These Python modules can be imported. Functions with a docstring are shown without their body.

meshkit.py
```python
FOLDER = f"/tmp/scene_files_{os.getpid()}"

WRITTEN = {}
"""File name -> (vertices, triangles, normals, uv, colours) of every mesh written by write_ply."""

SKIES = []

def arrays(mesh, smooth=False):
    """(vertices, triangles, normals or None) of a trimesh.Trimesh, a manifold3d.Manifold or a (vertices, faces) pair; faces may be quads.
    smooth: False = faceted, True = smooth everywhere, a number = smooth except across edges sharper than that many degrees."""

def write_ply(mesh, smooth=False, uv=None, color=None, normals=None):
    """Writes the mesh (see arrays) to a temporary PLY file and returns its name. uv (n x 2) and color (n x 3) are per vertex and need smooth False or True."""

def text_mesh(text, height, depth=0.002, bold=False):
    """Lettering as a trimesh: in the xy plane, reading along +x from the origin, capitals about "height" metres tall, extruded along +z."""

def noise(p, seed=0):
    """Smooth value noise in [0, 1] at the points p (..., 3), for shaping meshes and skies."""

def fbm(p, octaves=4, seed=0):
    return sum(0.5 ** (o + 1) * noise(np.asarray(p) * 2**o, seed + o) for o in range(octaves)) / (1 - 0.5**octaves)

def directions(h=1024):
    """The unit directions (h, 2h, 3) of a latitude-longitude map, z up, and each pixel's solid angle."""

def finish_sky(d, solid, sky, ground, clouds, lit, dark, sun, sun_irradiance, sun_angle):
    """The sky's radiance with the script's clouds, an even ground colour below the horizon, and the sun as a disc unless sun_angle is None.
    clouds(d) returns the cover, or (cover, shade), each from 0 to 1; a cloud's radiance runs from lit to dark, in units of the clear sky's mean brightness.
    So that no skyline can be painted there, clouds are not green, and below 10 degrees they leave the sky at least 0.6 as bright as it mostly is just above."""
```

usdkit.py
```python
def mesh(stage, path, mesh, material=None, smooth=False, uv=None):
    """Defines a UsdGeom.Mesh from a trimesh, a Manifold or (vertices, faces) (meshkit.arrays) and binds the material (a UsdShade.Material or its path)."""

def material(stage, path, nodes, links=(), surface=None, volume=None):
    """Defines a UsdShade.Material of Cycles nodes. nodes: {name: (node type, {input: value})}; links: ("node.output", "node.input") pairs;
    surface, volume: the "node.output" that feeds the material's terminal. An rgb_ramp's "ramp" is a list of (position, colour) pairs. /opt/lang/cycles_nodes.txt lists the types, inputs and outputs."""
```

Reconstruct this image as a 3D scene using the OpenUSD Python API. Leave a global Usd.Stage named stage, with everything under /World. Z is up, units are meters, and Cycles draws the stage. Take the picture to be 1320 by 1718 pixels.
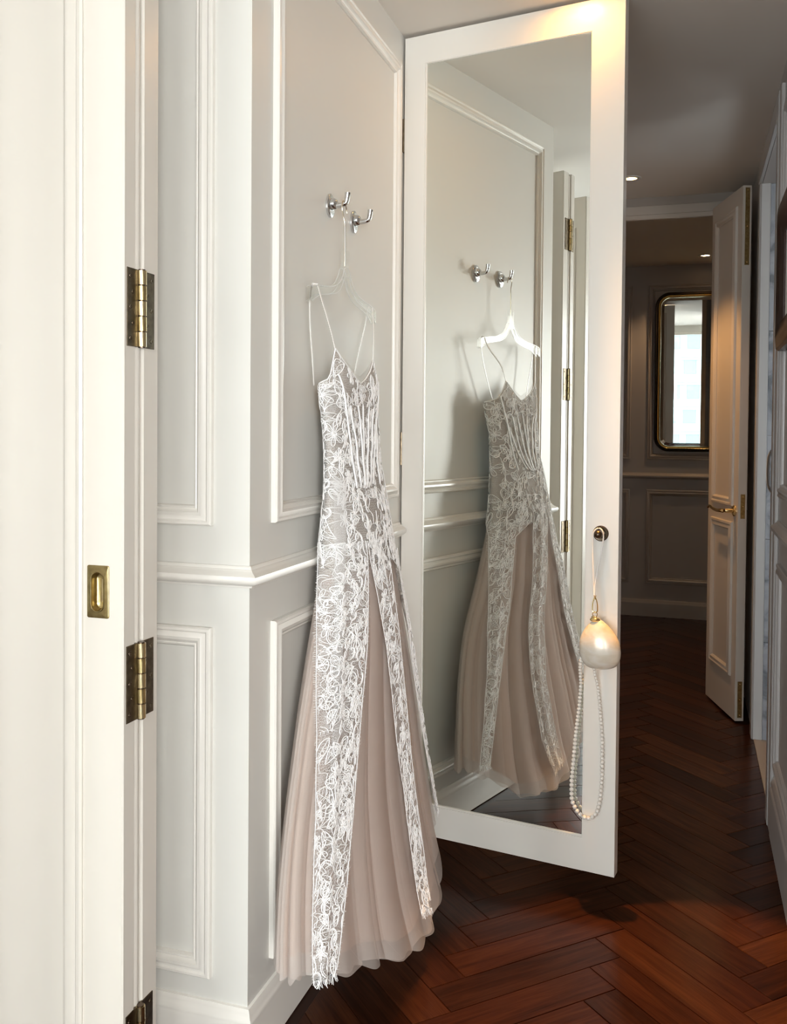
import math, random, re
import numpy as np, trimesh, usdkit
from scipy.interpolate import PchipInterpolator
from shapely.geometry import Polygon, box as sbox
from shapely import affinity
from pxr import Usd, UsdGeom, UsdLux, UsdShade, Gf, Sdf

stage = Usd.Stage.CreateInMemory()
UsdGeom.SetStageUpAxis(stage, 'Z'); UsdGeom.SetStageMetersPerUnit(stage, 1.0)
UsdGeom.Xform.Define(stage, '/World')
rng = np.random.default_rng(7)

# ------------------------------------------------------------------ camera, sky, lights, exposure
FPX, YAW, PITCH, ROLL, V0, CH = 1541.9654, math.radians(17.8081), math.radians(1.2462), math.radians(-.4654), 759.5423, 1.2987
EXPOSURE = 0.0
SKY = 1.6              # outdoor overcast sky
WIN = 7.2             # daylight entering at each window
cam = UsdGeom.Camera.Define(stage, '/World/camera')
R0 = np.array([math.cos(YAW), math.sin(YAW), 0]); F0 = np.array([-math.sin(YAW), math.cos(YAW), 0]); ZZ = np.array([0, 0, 1.])
FW = math.cos(PITCH)*F0 - math.sin(PITCH)*ZZ; U1 = math.cos(PITCH)*ZZ + math.sin(PITCH)*F0
RT = math.cos(ROLL)*R0 - math.sin(ROLL)*U1; UPV = math.cos(ROLL)*U1 + math.sin(ROLL)*R0
cam.AddTransformOp().Set(Gf.Matrix4d(*[float(x) for x in (*RT, 0, *UPV, 0, *(-FW), 0, 0, 0, CH, 1)]))
cam.CreateHorizontalApertureAttr(36.0); cam.CreateVerticalApertureAttr(36.0*1718/1320)
cam.CreateFocalLengthAttr(36.0*FPX/1320)
cam.CreateVerticalApertureOffsetAttr(-(859-V0)/1320*36.0)
cam.CreateClippingRangeAttr(Gf.Vec2f(.05, 500)); cam.CreateExposureAttr(EXPOSURE)

sky = UsdLux.DomeLight.Define(stage, '/World/sky'); sky.CreateIntensityAttr(SKY); sky.CreateColorAttr(Gf.Vec3f(.86, .95, 1.0))

def rect_light(name, c, w, h, power, color, rot):
    l = UsdLux.RectLight.Define(stage, '/World/'+name); l.CreateWidthAttr(w); l.CreateHeightAttr(h)
    l.CreateIntensityAttr(power); l.CreateColorAttr(Gf.Vec3f(*color))
    l.AddTranslateOp().Set(Gf.Vec3d(*c)); l.AddRotateXYZOp().Set(Gf.Vec3f(*rot))
    return l
# daylight just outside the windows (rect lights emit along local -z; rotated to face +y, into the room)
DAY = (1.0, .985, .96)
rect_light('window_daylight', (-2.8, -2.78, 1.35), 1.5, 2.1, WIN*.5, DAY, (90, 0, 0))
rect_light('window_daylight_001', (-1.03, -2.78, 1.35), 1.25, 2.1, WIN, DAY, (90, 0, 0))
rect_light('window_daylight_002', (.72, -2.78, 1.35), .5, 2.1, WIN, DAY, (90, 0, 0))
rect_light('window_daylight_003', (1.75, -2.78, 1.35), .85, 2.1, WIN*5.0, DAY, (90, 0, 0))
rect_light('bathroom_daylight', (1.10, 3.72, 1.4), .5, 1.7, 1.1, (.80, .92, 1.0), (0, 90, 0))

# ------------------------------------------------------------------ helpers
used = {}
def pname(parent, name):
    k = parent+'/'+name; n = used.get(k, 0); used[k] = n+1
    return k if n == 0 else f'{k}_{n:03d}'
def tag(p, label=None, cat=None, group=None, kind=None):
    for k, v in (('label', label), ('category', cat), ('group', group), ('kind', kind)):
        if v: p.SetCustomDataByKey(k, v)
    return p
def thing(name, label, cat, loc=(0, 0, 0), group=None, kind=None):
    x = UsdGeom.Xform.Define(stage, pname('/World', name)); x.AddTranslateOp().Set(Gf.Vec3d(*map(float, loc)))
    x.GetPrim().SetCustomDataByKey('loc', Gf.Vec3d(*map(float, loc)))
    return tag(x.GetPrim(), label, cat, group, kind)
ORG = {}
def obj(name, mesh, m, parent=None, smooth=35, label=None, cat=None, group=None, kind=None, uv=None):
    """one mesh; coordinates are world coordinates and are moved into the parent's frame"""
    base = '/World' if parent is None else str(parent.GetPath())
    if isinstance(mesh, list): mesh = trimesh.util.concatenate(mesh)
    if parent is not None:
        top = stage.GetPrimAtPath('/'.join(base.split('/')[:3])); loc = top.GetCustomDataByKey('loc')
        if loc is not None and tuple(loc) != (0, 0, 0):
            if isinstance(mesh, (tuple, list)): mesh = (np.asarray(mesh[0])-np.array(loc), mesh[1])
            else: mesh = mesh.copy(); mesh.apply_translation(-np.array(loc))
    g = usdkit.mesh(stage, pname(base, name), mesh, m, smooth=smooth, uv=uv)
    return tag(g.GetPrim(), label, cat, group, kind)

def box(x0, y0, z0, x1, y1, z1, ch=0.0):
    lo, hi = np.minimum((x0, y0, z0), (x1, y1, z1)), np.maximum((x0, y0, z0), (x1, y1, z1))
    if ch <= 0:
        b = trimesh.creation.box(hi-lo); b.apply_translation((lo+hi)/2); return b
    pts = []
    for sx in (0, 1):
        for sy in (0, 1):
            for sz in (0, 1):
                c = np.where((sx, sy, sz), hi, lo); s = 1-2*np.array((sx, sy, sz))
                for k in range(3):
                    o = s*ch; o[k] = 0; pts.append(c+o)
    return trimesh.convex.convex_hull(np.array(pts))
def frame_tf(o, ux, uy, uz):
    M = np.eye(4); M[:3, 0] = ux; M[:3, 1] = uy; M[:3, 2] = uz; M[:3, 3] = o; return M
def moved(m, M):
    m = m.copy(); m.apply_transform(M); return m
def fix(v, f):
    m = trimesh.Trimesh(np.asarray(v, float), np.asarray(f), process=False)
    if m.volume < 0: m.invert()
    return m
def mould(o, ux, uz, w, h, prof):
    """mitred rectangular picture-frame moulding. o: lower outer corner; ux, uz in-plane axes; n = ux x uz ... outward; prof: (inset, height) list"""
    ux, uz, o = map(lambda a: np.asarray(a, float), (ux, uz, o)); n = np.cross(ux, uz)
    P = [(0, -.002)]+list(prof)+[(prof[-1][0], -.002)]
    loops = [[o+ux*x+uz*z+n*hh for x, z in ((d, d), (w-d, d), (w-d, h-d), (d, h-d))] for d, hh in P]
    v = np.array(loops).reshape(-1, 3); f = []; k = len(P)
    for i in range(k):
        j = (i+1) % k
        for c in range(4):
            e = (c+1) % 4
            f += [[i*4+c, i*4+e, j*4+e], [i*4+c, j*4+e, j*4+c]]
    return fix(v, f)
def sweep(path, prof):
    """profile (out, z) swept along an xy polyline with mitres; outward is to the left of travel"""
    p = np.asarray(path, float); d = np.diff(p, axis=0); d /= np.linalg.norm(d, axis=1, keepdims=True)
    nl = np.stack([-d[:, 1], d[:, 0]], 1); N = []
    for i in range(len(p)):
        if i == 0: N.append(nl[0])
        elif i == len(p)-1: N.append(nl[-1])
        else:
            b = nl[i-1]+nl[i]; N.append(b/(b @ nl[i]))
    v = np.array([[*(p[i]+N[i]*o), z] for i in range(len(p)) for o, z in prof]); k = len(prof); f = []
    for i in range(len(p)-1):
        for a in range(k):
            b = (a+1) % k
            f += [[i*k+a, i*k+b, (i+1)*k+b], [i*k+a, (i+1)*k+b, (i+1)*k+a]]
    for a in range(1, k-1): f += [[0, a+1, a], [(len(p)-1)*k, (len(p)-1)*k+a, (len(p)-1)*k+a+1]]
    return fix(v, f)
def lathe(prof, seg=32):
    return trimesh.creation.revolve(np.array(prof, float), sections=seg)
def tubes(curves, radii, sides=5, cap=True):
    """list of polylines -> one mesh of thin tubes"""
    V, Fc, off = [], [], 0
    for c, r in zip(curves, radii):
        p = np.asarray(c, float); t = np.gradient(p, axis=0); t /= np.linalg.norm(t, axis=1, keepdims=True)+1e-12
        ref = np.array([1., 0, 0]) if abs(t[:, 0]).mean() < .8 else np.array([0, 1., 0])
        a = np.cross(t, ref); a /= np.linalg.norm(a, axis=1, keepdims=True)+1e-12; b = np.cross(t, a)
        an = np.arange(sides)*2*np.pi/sides; rr = np.broadcast_to(r, (len(p),))[:, None, None]
        V.append((p[:, None]+rr*(np.cos(an)[None, :, None]*a[:, None]+np.sin(an)[None, :, None]*b[:, None])).reshape(-1, 3))
        i, j = np.meshgrid(np.arange(len(p)-1), np.arange(sides), indexing='ij'); jn = (j+1) % sides
        q = np.stack([i*sides+j, i*sides+jn, (i+1)*sides+jn, (i+1)*sides+j], -1).reshape(-1, 4)+off
        Fc.append(q[:, [0, 2, 1]]); Fc.append(q[:, [0, 3, 2]])
        if cap:
            e = off+(len(p)-1)*sides
            for k in range(1, sides-1): Fc.append(np.array([[off, off+k, off+k+1], [e, e+k+1, e+k]]))
        off += len(p)*sides
    return trimesh.Trimesh(np.vstack(V), np.vstack(Fc), process=False)
def grid_mesh(P, closed=False):
    n, m = P.shape[:2]; i, j = np.meshgrid(np.arange(n-1), np.arange(m-1+closed), indexing='ij'); jn = (j+1) % m
    f = np.stack([i*m+j, i*m+jn, (i+1)*m+jn, (i+1)*m+j], -1).reshape(-1, 4)
    return P.reshape(-1, 3), f
def bez(pts, n=24):
    p = np.asarray(pts, float)
    if len(p) == 2: return np.linspace(p[0], p[1], n)
    t = np.r_[0, np.cumsum(np.linalg.norm(np.diff(p, axis=0), axis=1))]; t /= t[-1]
    return PchipInterpolator(t, p, axis=0)(np.linspace(0, 1, n))

# ------------------------------------------------------------------ materials
def mat(name, nodes, links=(), surface='p.BSDF'):
    return usdkit.material(stage, '/World/Looks/'+name, nodes, links, surface=surface)
def plain(name, c, rough=.4, metal=0., bump=0., scale=400, **kw):
    nodes = {'p': ('principled_bsdf', dict(base_color=c, roughness=rough, metallic=metal, **kw))}; links = []
    if bump:
        nodes |= {'g': ('texture_coordinate', {}), 'n': ('noise_texture', dict(scale=scale, detail=3)), 'b': ('bump', dict(strength=bump, distance=.001))}
        links = [('g.object', 'n.vector'), ('n.fac', 'b.height'), ('b.normal', 'p.normal')]
    return mat(name, nodes, links)
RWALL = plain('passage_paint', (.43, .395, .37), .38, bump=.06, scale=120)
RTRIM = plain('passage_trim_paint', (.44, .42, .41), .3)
WALL = plain('wall_paint', (.70, .69, .65), .42, bump=.08, scale=120)
TRIM = plain('trim_paint', (.80, .775, .725), .28, bump=.04, scale=150)
DOORW = plain('door_paint', (.82, .795, .745), .26, bump=.04, scale=140)
LEAFW = plain('leaf_paint', (.70, .665, .605), .30, bump=.04, scale=140)
CEIL = plain('ceiling_paint', (.80, .75, .69), .7)
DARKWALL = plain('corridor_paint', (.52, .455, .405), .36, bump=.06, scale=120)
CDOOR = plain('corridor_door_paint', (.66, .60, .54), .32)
MIRROR = mat('mirror_silver', {'g': ('glossy_bsdf', dict(color=(.86, .89, .85), roughness=0.0))}, surface='g.BSDF')
CHROME = plain('chrome', (.70, .71, .72), .06, 1.0)
GOLD = plain('polished_gold', (.90, .68, .34), .16, 1.0)
BRASS = mat('aged_brass', {'g': ('texture_coordinate', {}), 'n': ('noise_texture', dict(scale=90, detail=4)), 'r': ('rgb_ramp', dict(ramp=[(.3, (.42, .32, .15)), (.7, (.60, .49, .25))])),
    'p': ('principled_bsdf', dict(metallic=1.0, roughness=.26))}, [('g.object', 'n.vector'), ('n.fac', 'r.fac'), ('r.color', 'p.base_color')])
KNUCK = plain('knuckle_brass', (.66, .55, .33), .24, 1.0)
BRONZE = mat('antique_bronze', {'g': ('texture_coordinate', {}), 'n': ('noise_texture', dict(scale=70, detail=4)), 'r': ('rgb_ramp', dict(ramp=[(.3, (.085, .066, .045)), (.7, (.17, .135, .09))])),
    'p': ('principled_bsdf', dict(metallic=1.0, roughness=.36))}, [('g.object', 'n.vector'), ('n.fac', 'r.fac'), ('r.color', 'p.base_color')])
KNOBM = plain('dark_bronze_knob', (.13, .095, .07), .28, 1.0)
BLACK = plain('black_void', (.01, .01, .01), .6)
WOOD_DARK = plain('dark_frame_wood', (.035, .014, .009), .28)
PAPER = plain('mount_paper', (.85, .84, .82), .7)
MARBLE = mat('grey_marble', {'g': ('texture_coordinate', {}), 'n': ('noise_texture', dict(scale=7, detail=8, distortion=1.6)), 'r': ('rgb_ramp', dict(ramp=[(.40, (.14, .15, .17)), (.5, (.27, .28, .31)), (.62, (.33, .34, .37))])),
    'p': ('principled_bsdf', dict(roughness=.18))}, [('g.object', 'n.vector'), ('n.fac', 'r.fac'), ('r.color', 'p.base_color')])
TANMARBLE = plain('tan_marble', (.30, .21, .13), .2)
ACRYL = mat('clear_acrylic', {'t': ('transparent_bsdf', dict(color=(.985, .99, .985))), 'g': ('glossy_bsdf', dict(roughness=.28, color=(1, 1, 1))), 'w': ('layer_weight', dict(blend=.5)), 'f': ('math', dict(math_type='power', value2=2.2)), 'f2': ('map_range', dict(from_min=0, from_max=1, to_min=.022, to_max=.17, clamp=True)), 'm': ('mix_closure', {})},
            [('w.facing', 'f.value1'), ('f.value', 'f2.value'), ('f2.result', 'm.fac'), ('t.BSDF', 'm.closure1'), ('g.BSDF', 'm.closure2')], 'm.closure')
ACRIM = mat('acrylic_edge', {'t': ('transparent_bsdf', dict(color=(.97, .98, .975))), 'g': ('glossy_bsdf', dict(roughness=.3, color=(1, 1, 1))), 'd': ('diffuse_bsdf', dict(color=(.95, .96, .96))), 'a': ('mix_closure', dict(fac=.6)), 'm': ('mix_closure', dict(fac=.5))},
            [('g.BSDF', 'a.closure1'), ('d.BSDF', 'a.closure2'), ('t.BSDF', 'm.closure1'), ('a.closure', 'm.closure2')], 'm.closure')
SATIN = plain('strap_satin', (.84, .82, .79), .35)
CORD = plain('white_cord', (.85, .83, .80), .5)
PEARL = plain('pearl', (.86, .82, .76), .16, coat_weight=.6, coat_roughness=.08, specular_ior_level=.8, sheen_weight=.2)
SHELL = mat('mother_of_pearl', {'g': ('texture_coordinate', {}), 'm': ('mapping', dict(rotation=(.3, .9, .6), scale=(1, 1, 2.6))), 'n': ('noise_texture', dict(scale=15, detail=5, distortion=1.0)),
    'r': ('rgb_ramp', dict(ramp=[(.25, (.66, .57, .44)), (.5, (.78, .71, .60)), (.75, (.86, .82, .76))])), 'b': ('bump', dict(strength=.12, distance=.003)),
    'p': ('principled_bsdf', dict(roughness=.28, coat_weight=.5, coat_roughness=.08, specular_ior_level=.8, metallic=.15))},
    [('g.object', 'm.vector'), ('m.vector', 'n.vector'), ('n.fac', 'r.fac'), ('r.color', 'p.base_color'), ('n.fac', 'b.height'), ('b.normal', 'p.normal')])
def glow(name, c, s): return mat(name, {'e': ('emission', dict(color=c, strength=s))}, surface='e.emission')
PANE = mat('window_pane', {'t': ('transparent_bsdf', {}), 'g': ('glossy_bsdf', dict(roughness=0.0, color=(1, 1, 1))), 'f': ('fresnel', dict(IOR=1.45)), 'm': ('mix_closure', {})},
           [('f.fac', 'm.fac'), ('t.BSDF', 'm.closure1'), ('g.BSDF', 'm.closure2')], 'm.closure')
def woodmat(i, c0, c1, c2):
    return mat(f'parquet_{"abcdef"[i]}', {'g': ('uvmap', dict(attribute='st')), 'm': ('mapping', dict(scale=(3.2, 42, 1), location=(i*1.7, i*.9, 0))), 'n': ('noise_texture', dict(scale=1, detail=7, roughness=.62, distortion=.9)),
        'm2': ('mapping', dict(scale=(14, 330, 1))), 'n2': ('noise_texture', dict(scale=1, detail=3)), 'r': ('rgb_ramp', dict(ramp=[(.25, c0), (.5, c1), (.78, c2)])),
        'x': ('mix_color', dict(blend_type='multiply', fac=.35)), 'r2': ('rgb_ramp', dict(ramp=[(.35, (.45, .42, .4)), (.55, (1, 1, 1))])), 'b': ('bump', dict(strength=.10, distance=.0012)),
        'p': ('principled_bsdf', dict(roughness=.24, specular_ior_level=.12))},
        [('g.UV', 'm.vector'), ('g.UV', 'm2.vector'), ('m.vector', 'n.vector'), ('m2.vector', 'n2.vector'), ('n.fac', 'r.fac'), ('n2.fac', 'r2.fac'), ('r.color', 'x.a'), ('r2.color', 'x.b'), ('x.result', 'p.base_color'), ('n2.fac', 'b.height'), ('b.normal', 'p.normal')])
WOODS = [woodmat(0, (0.0156, 0.0043, 0.0020), (0.0374, 0.0105, 0.0044), (0.0663, 0.0203, 0.0078)), woodmat(1, (0.0218, 0.0062, 0.0028), (0.0468, 0.0140, 0.0058), (0.0780, 0.0265, 0.0101)),
         woodmat(2, (0.0117, 0.0035, 0.0019), (0.0273, 0.0082, 0.0037), (0.0484, 0.0156, 0.0066)), woodmat(3, (0.0265, 0.0082, 0.0034), (0.0593, 0.0195, 0.0074), (0.0975, 0.0359, 0.0140))]

# ------------------------------------------------------------------ the setting
W, YC, ZC, XR, YF, YP = -.8405, 1.673, 2.5, .28, 6.81, 4.85     # left wall x, corner y, ceiling, right wall x, far wall y, doorway partition y
HX, HY, DANG, DLEN = -.8362, 2.6799, math.radians(9.1565), .6658
DD = np.array([math.cos(DANG), -math.sin(DANG), 0]); DN = np.array([-math.sin(DANG), -math.cos(DANG), 0]); HO = np.array([HX, HY, 0])
def dpt(s, n, z): return HO+DD*s+DN*n+np.array([0, 0, z])
def struct(name, label, cat): return thing(name, label, cat, kind='structure')

PM = [(0, .010), (.003, .0135), (.008, .0145), (.0115, .0115), (.015, .0125), (.021, .0165), (.027, .0155), (.031, .0105), (.034, .0085), (.036, .0095), (.039, .0085), (.042, .0035)]
def pmould(o, ux, w, h): return mould(o, ux, (0, 0, 1), w, h, PM)
ZUB, ZUT, ZLB, ZLT = 1.106, 2.398, .172, .897
RAILP = [(-.004, .984), (.010, .984), (.012, .988), (.018, .990), (.0245, .995), (.027, 1.001), (.0255, 1.008), (.019, 1.0125), (.013, 1.0155), (.011, 1.019), (.008, 1.0205), (.0065, 1.025), (.004, 1.027), (-.004, 1.027)]
BASEP = [(-.004, 0.), (.015, 0.), (.015, .086), (.0135, .092), (.0145, .097), (.0135, .103), (.0095, .108), (.0085, .116), (.005, .123), (-.004, .126)]

# floor: base slab + herringbone parquet, every block a part
fl = struct('floor', 'dark reddish brown herringbone parquet floor', 'floor')
obj('subfloor', [box(-4.2, -2.9, -.12, 2.4, YC, -.0025), box(-1.2, YC, -.12, 1.6, 7.0, -.0025)], WOODS[2], fl)
PW, PL = .098, .49
def floor_planks():
    area = Polygon([(-1.25, 1.1), (.40, 1.1), (.40, 4.2), (XR+.02, 4.21), (XR+.02, YP), (.75, YP), (.75, YF), (-.8, YF), (-.8, YC), (-1.25, YC)])
    out = []
    px, py = -.49, 1.98      # a corner of the pattern
    k = int(PL/PW)
    c, s = math.cos(math.pi/4), math.sin(math.pi/4)
    rot = lambda x, y: (px+c*x-s*y, py+s*x+c*y)
    for i in range(-60, 60):
        for j in range(-14, 14):
            # herringbone: horizontal block at (i*PW + j*2L...), unit steps
            x0 = i*PW+j*2*PL; y0 = i*PW
            for horiz in (True, False):
                r = (x0, y0, x0+PL, y0+PW) if horiz else (x0+PL, y0+PW-PL, x0+PL+PW, y0+PW)
                g = .0011
                q = [(r[0]+g, r[1]+g), (r[2]-g, r[1]+g), (r[2]-g, r[3]-g), (r[0]+g, r[3]-g)]
                poly = Polygon([rot(*p) for p in q])
                if not poly.intersects(area): continue
                pc = poly.intersection(area)
                if pc.geom_type != 'Polygon' or pc.area < 4e-4: continue
                ang = math.pi/4 if horiz else -math.pi/4
                out.append((pc, ang, poly.centroid))
    return out
def plank_mesh(poly, ang, cen, dz):
    xy = np.array(poly.exterior.coords)[:-1]
    if Polygon(xy).exterior.is_ccw is False: xy = xy[::-1]
    cc = xy.mean(0); inn = cc+(xy-cc)*(1-.0016/np.maximum(np.linalg.norm(xy-cc, axis=1), .01))[:, None]; n = len(xy)
    v = np.vstack([np.c_[xy, np.full(n, -.004)], np.c_[xy, np.full(n, -.0011+dz)], np.c_[inn, np.full(n, dz)]]); f = []
    for L in (0, 1):
        for a in range(n):
            b = (a+1) % n; f += [[L*n+a, L*n+b, (L+1)*n+b], [L*n+a, (L+1)*n+b, (L+1)*n+a]]
    for a in range(1, n-1): f.append([2*n, 2*n+a, 2*n+a+1])
    ca, sa = math.cos(ang), math.sin(ang); d = v[:, :2]-np.array([cen.x, cen.y])
    uv = np.c_[d[:, 0]*ca+d[:, 1]*sa, -d[:, 0]*sa+d[:, 1]*ca]+rng.uniform(0, 9, 2)
    return (v, np.array(f)), uv
pl = floor_planks()
pl.sort(key=lambda q: q[2].y)
for poly, ang, cen in pl:
    m, uv = plank_mesh(poly, ang, cen, rng.uniform(-.0006, 0))
    obj('plank', m, WOODS[rng.choice(4, p=[.32, .28, .2, .2])], fl, smooth=False, uv=uv)
print('planks', len(pl))

cl = struct('ceiling', 'smooth white plaster ceiling', 'ceiling')
obj('plaster', [box(-4.2, -2.9, ZC, 2.4, YC+.1, ZC+.1), box(-1.2, YC+.1, ZC, 1.6, 7.0, ZC+.1)], CEIL, cl)

wl = struct('wall_left', 'white panelled passage wall behind the hanging gown', 'wall')
obj('plaster', box(W-.10, YC, 0, W, YP, ZC), WALL, wl)
obj('panel_moulding', pmould((W, 1.772, ZUB), (0, 1, 0), 2.635-1.772, ZUT-ZUB), TRIM, wl)
obj('panel_moulding', pmould((W, 1.772, ZLB), (0, 1, 0), 2.635-1.772, ZLT-ZLB), TRIM, wl)
wn = struct('wall_return', 'bright white panelled wall left of the outside corner', 'wall')
obj('plaster', box(-4.1, YC, 0, W-.10, YC+.1, ZC), WALL, wn)
obj('panel_moulding', pmould((-1.75, YC, ZUB), (1, 0, 0), 1.75-.9225, ZUT-ZUB), TRIM, wn)
obj('panel_moulding', pmould((-1.75, YC, ZLB), (1, 0, 0), 1.75-.9225, ZLT-ZLB), TRIM, wn)
# rails and skirtings (outward = left of travel)
tag(obj('trim_1', sweep([(W, 2.668), (W, YC), (-4.05, YC)][::-1], [(-o, z) for o, z in RAILP]), TRIM), 'white moulded chair rail running round the wall corner behind the gown', 'moulding', kind='structure')
tag(obj('baseboard_left', sweep([(W, 2.668), (W, YC), (-4.05, YC)][::-1], [(-o, z) for o, z in BASEP]), TRIM), 'white moulded skirting board below the gown and round the corner', 'skirting', kind='structure')

wr = struct('wall_right', 'shaded panelled wall along the right of the passage', 'wall')
DZ = 2.36
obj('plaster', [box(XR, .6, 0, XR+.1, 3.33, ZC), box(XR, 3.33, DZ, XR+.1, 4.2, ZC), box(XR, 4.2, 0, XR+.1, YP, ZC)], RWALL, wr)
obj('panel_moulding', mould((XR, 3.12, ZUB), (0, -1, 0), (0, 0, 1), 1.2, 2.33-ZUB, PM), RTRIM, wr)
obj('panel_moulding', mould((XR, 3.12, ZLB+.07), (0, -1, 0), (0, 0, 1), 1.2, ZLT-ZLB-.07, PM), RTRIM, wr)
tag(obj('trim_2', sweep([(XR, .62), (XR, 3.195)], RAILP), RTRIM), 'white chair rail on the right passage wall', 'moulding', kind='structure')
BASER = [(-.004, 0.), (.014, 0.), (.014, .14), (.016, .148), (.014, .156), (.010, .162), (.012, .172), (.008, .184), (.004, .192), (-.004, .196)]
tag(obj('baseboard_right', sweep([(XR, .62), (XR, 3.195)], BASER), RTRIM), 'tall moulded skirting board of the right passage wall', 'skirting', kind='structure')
# bathroom doorway in the right wall
d1 = struct('door_1', 'doorway with white casing and grey marble reveal in the right wall', 'doorway')
CAS = .016
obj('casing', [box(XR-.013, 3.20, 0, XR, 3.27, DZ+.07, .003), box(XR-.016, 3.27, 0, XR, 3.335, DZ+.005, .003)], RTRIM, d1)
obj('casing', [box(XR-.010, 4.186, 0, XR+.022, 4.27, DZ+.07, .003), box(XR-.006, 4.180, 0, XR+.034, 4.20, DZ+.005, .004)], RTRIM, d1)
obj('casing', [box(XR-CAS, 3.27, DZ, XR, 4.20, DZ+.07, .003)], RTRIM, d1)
zz = [0, .42, .86, 1.30, 1.74, DZ]
for a, b in zip(zz[:-1], zz[1:]):
    obj('marble_tile', box(XR+.0345, 4.186, a+.001, XR+.9, 4.1995, b-.001, .001), MARBLE, d1)
obj('threshold', box(XR, 3.33, -.02, XR+.9, 4.185, .004, .001), TANMARBLE, d1)
obj('bathroom_wall', box(XR+.9, 2.9, 0, XR+1.0, 4.3, ZC), MARBLE, d1)
# a slim door pull on the near jamb
hp = obj('jamb_pull', tubes([bez([(XR-.014, 3.325, 1.11), (XR-.024, 3.325, 1.135), (XR-.026, 3.325, 1.18), (XR-.024, 3.325, 1.225), (XR-.014, 3.325, 1.25)])], [.005], 8), CHROME, d1)

wd = struct('wall_doorway', 'partition with an open doorway across the dark corridor', 'wall')
obj('plaster', [box(W, YP, 0, W+.12, YP+.10, ZC), box(.17, YP, 0, XR+.1, YP+.10, ZC), box(W+.12, YP, 2.43, .17, YP+.10, ZC)], DARKWALL, wd)
obj('casing', [box(W+.06, YP-.018, 2.40, .20, YP, 2.455, .003), box(W+.10, YP-.024, 2.385, .17, YP, 2.41, .004)], CDOOR, wd)
obj('casing', box(.17, YP-.018, 0, .22, YP, 2.40, .003), CDOOR, wd)
obj('casing', box(W+.06, YP-.018, 0, W+.12, YP, 2.40, .003), CDOOR, wd)
wf = struct('wall_far', 'dim panelled wall at the end of the corridor', 'wall')
obj('plaster', [box(-1.3, YF, 0, 1.7, YF+.1, ZC), box(-1.2, YP+.1, 0, -1.1, YF, ZC), box(1.5, YP+.1, 0, 1.6, YF, ZC), box(-1.2, YP, 0, W, YP+.1, ZC), box(XR+.1, YP, 0, 1.6, YP+.1, ZC)], DARKWALL, wf)
for x0, x1 in ((-1.05, -.400), (-.285, .62)):
    obj('panel_moulding', pmould((x0, YF, 1.123), (1, 0, 0), x1-x0, 2.36-1.123), DARKWALL, wf)
    obj('panel_moulding', pmould((x0, YF, .235), (1, 0, 0), x1-x0, .907-.235), DARKWALL, wf)
tag(obj('trim_3', sweep([(-1.1, YF), (1.5, YF)], [(-o, z) for o, z in RAILP]), DARKWALL), 'chair rail across the far corridor wall', 'moulding', kind='structure')
tag(obj('baseboard_far', sweep([(-1.1, YF), (1.5, YF)], [(-o*1.1, z*.95) for o, z in BASEP]), DARKWALL), 'skirting board of the far corridor wall', 'skirting', kind='structure')

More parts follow.
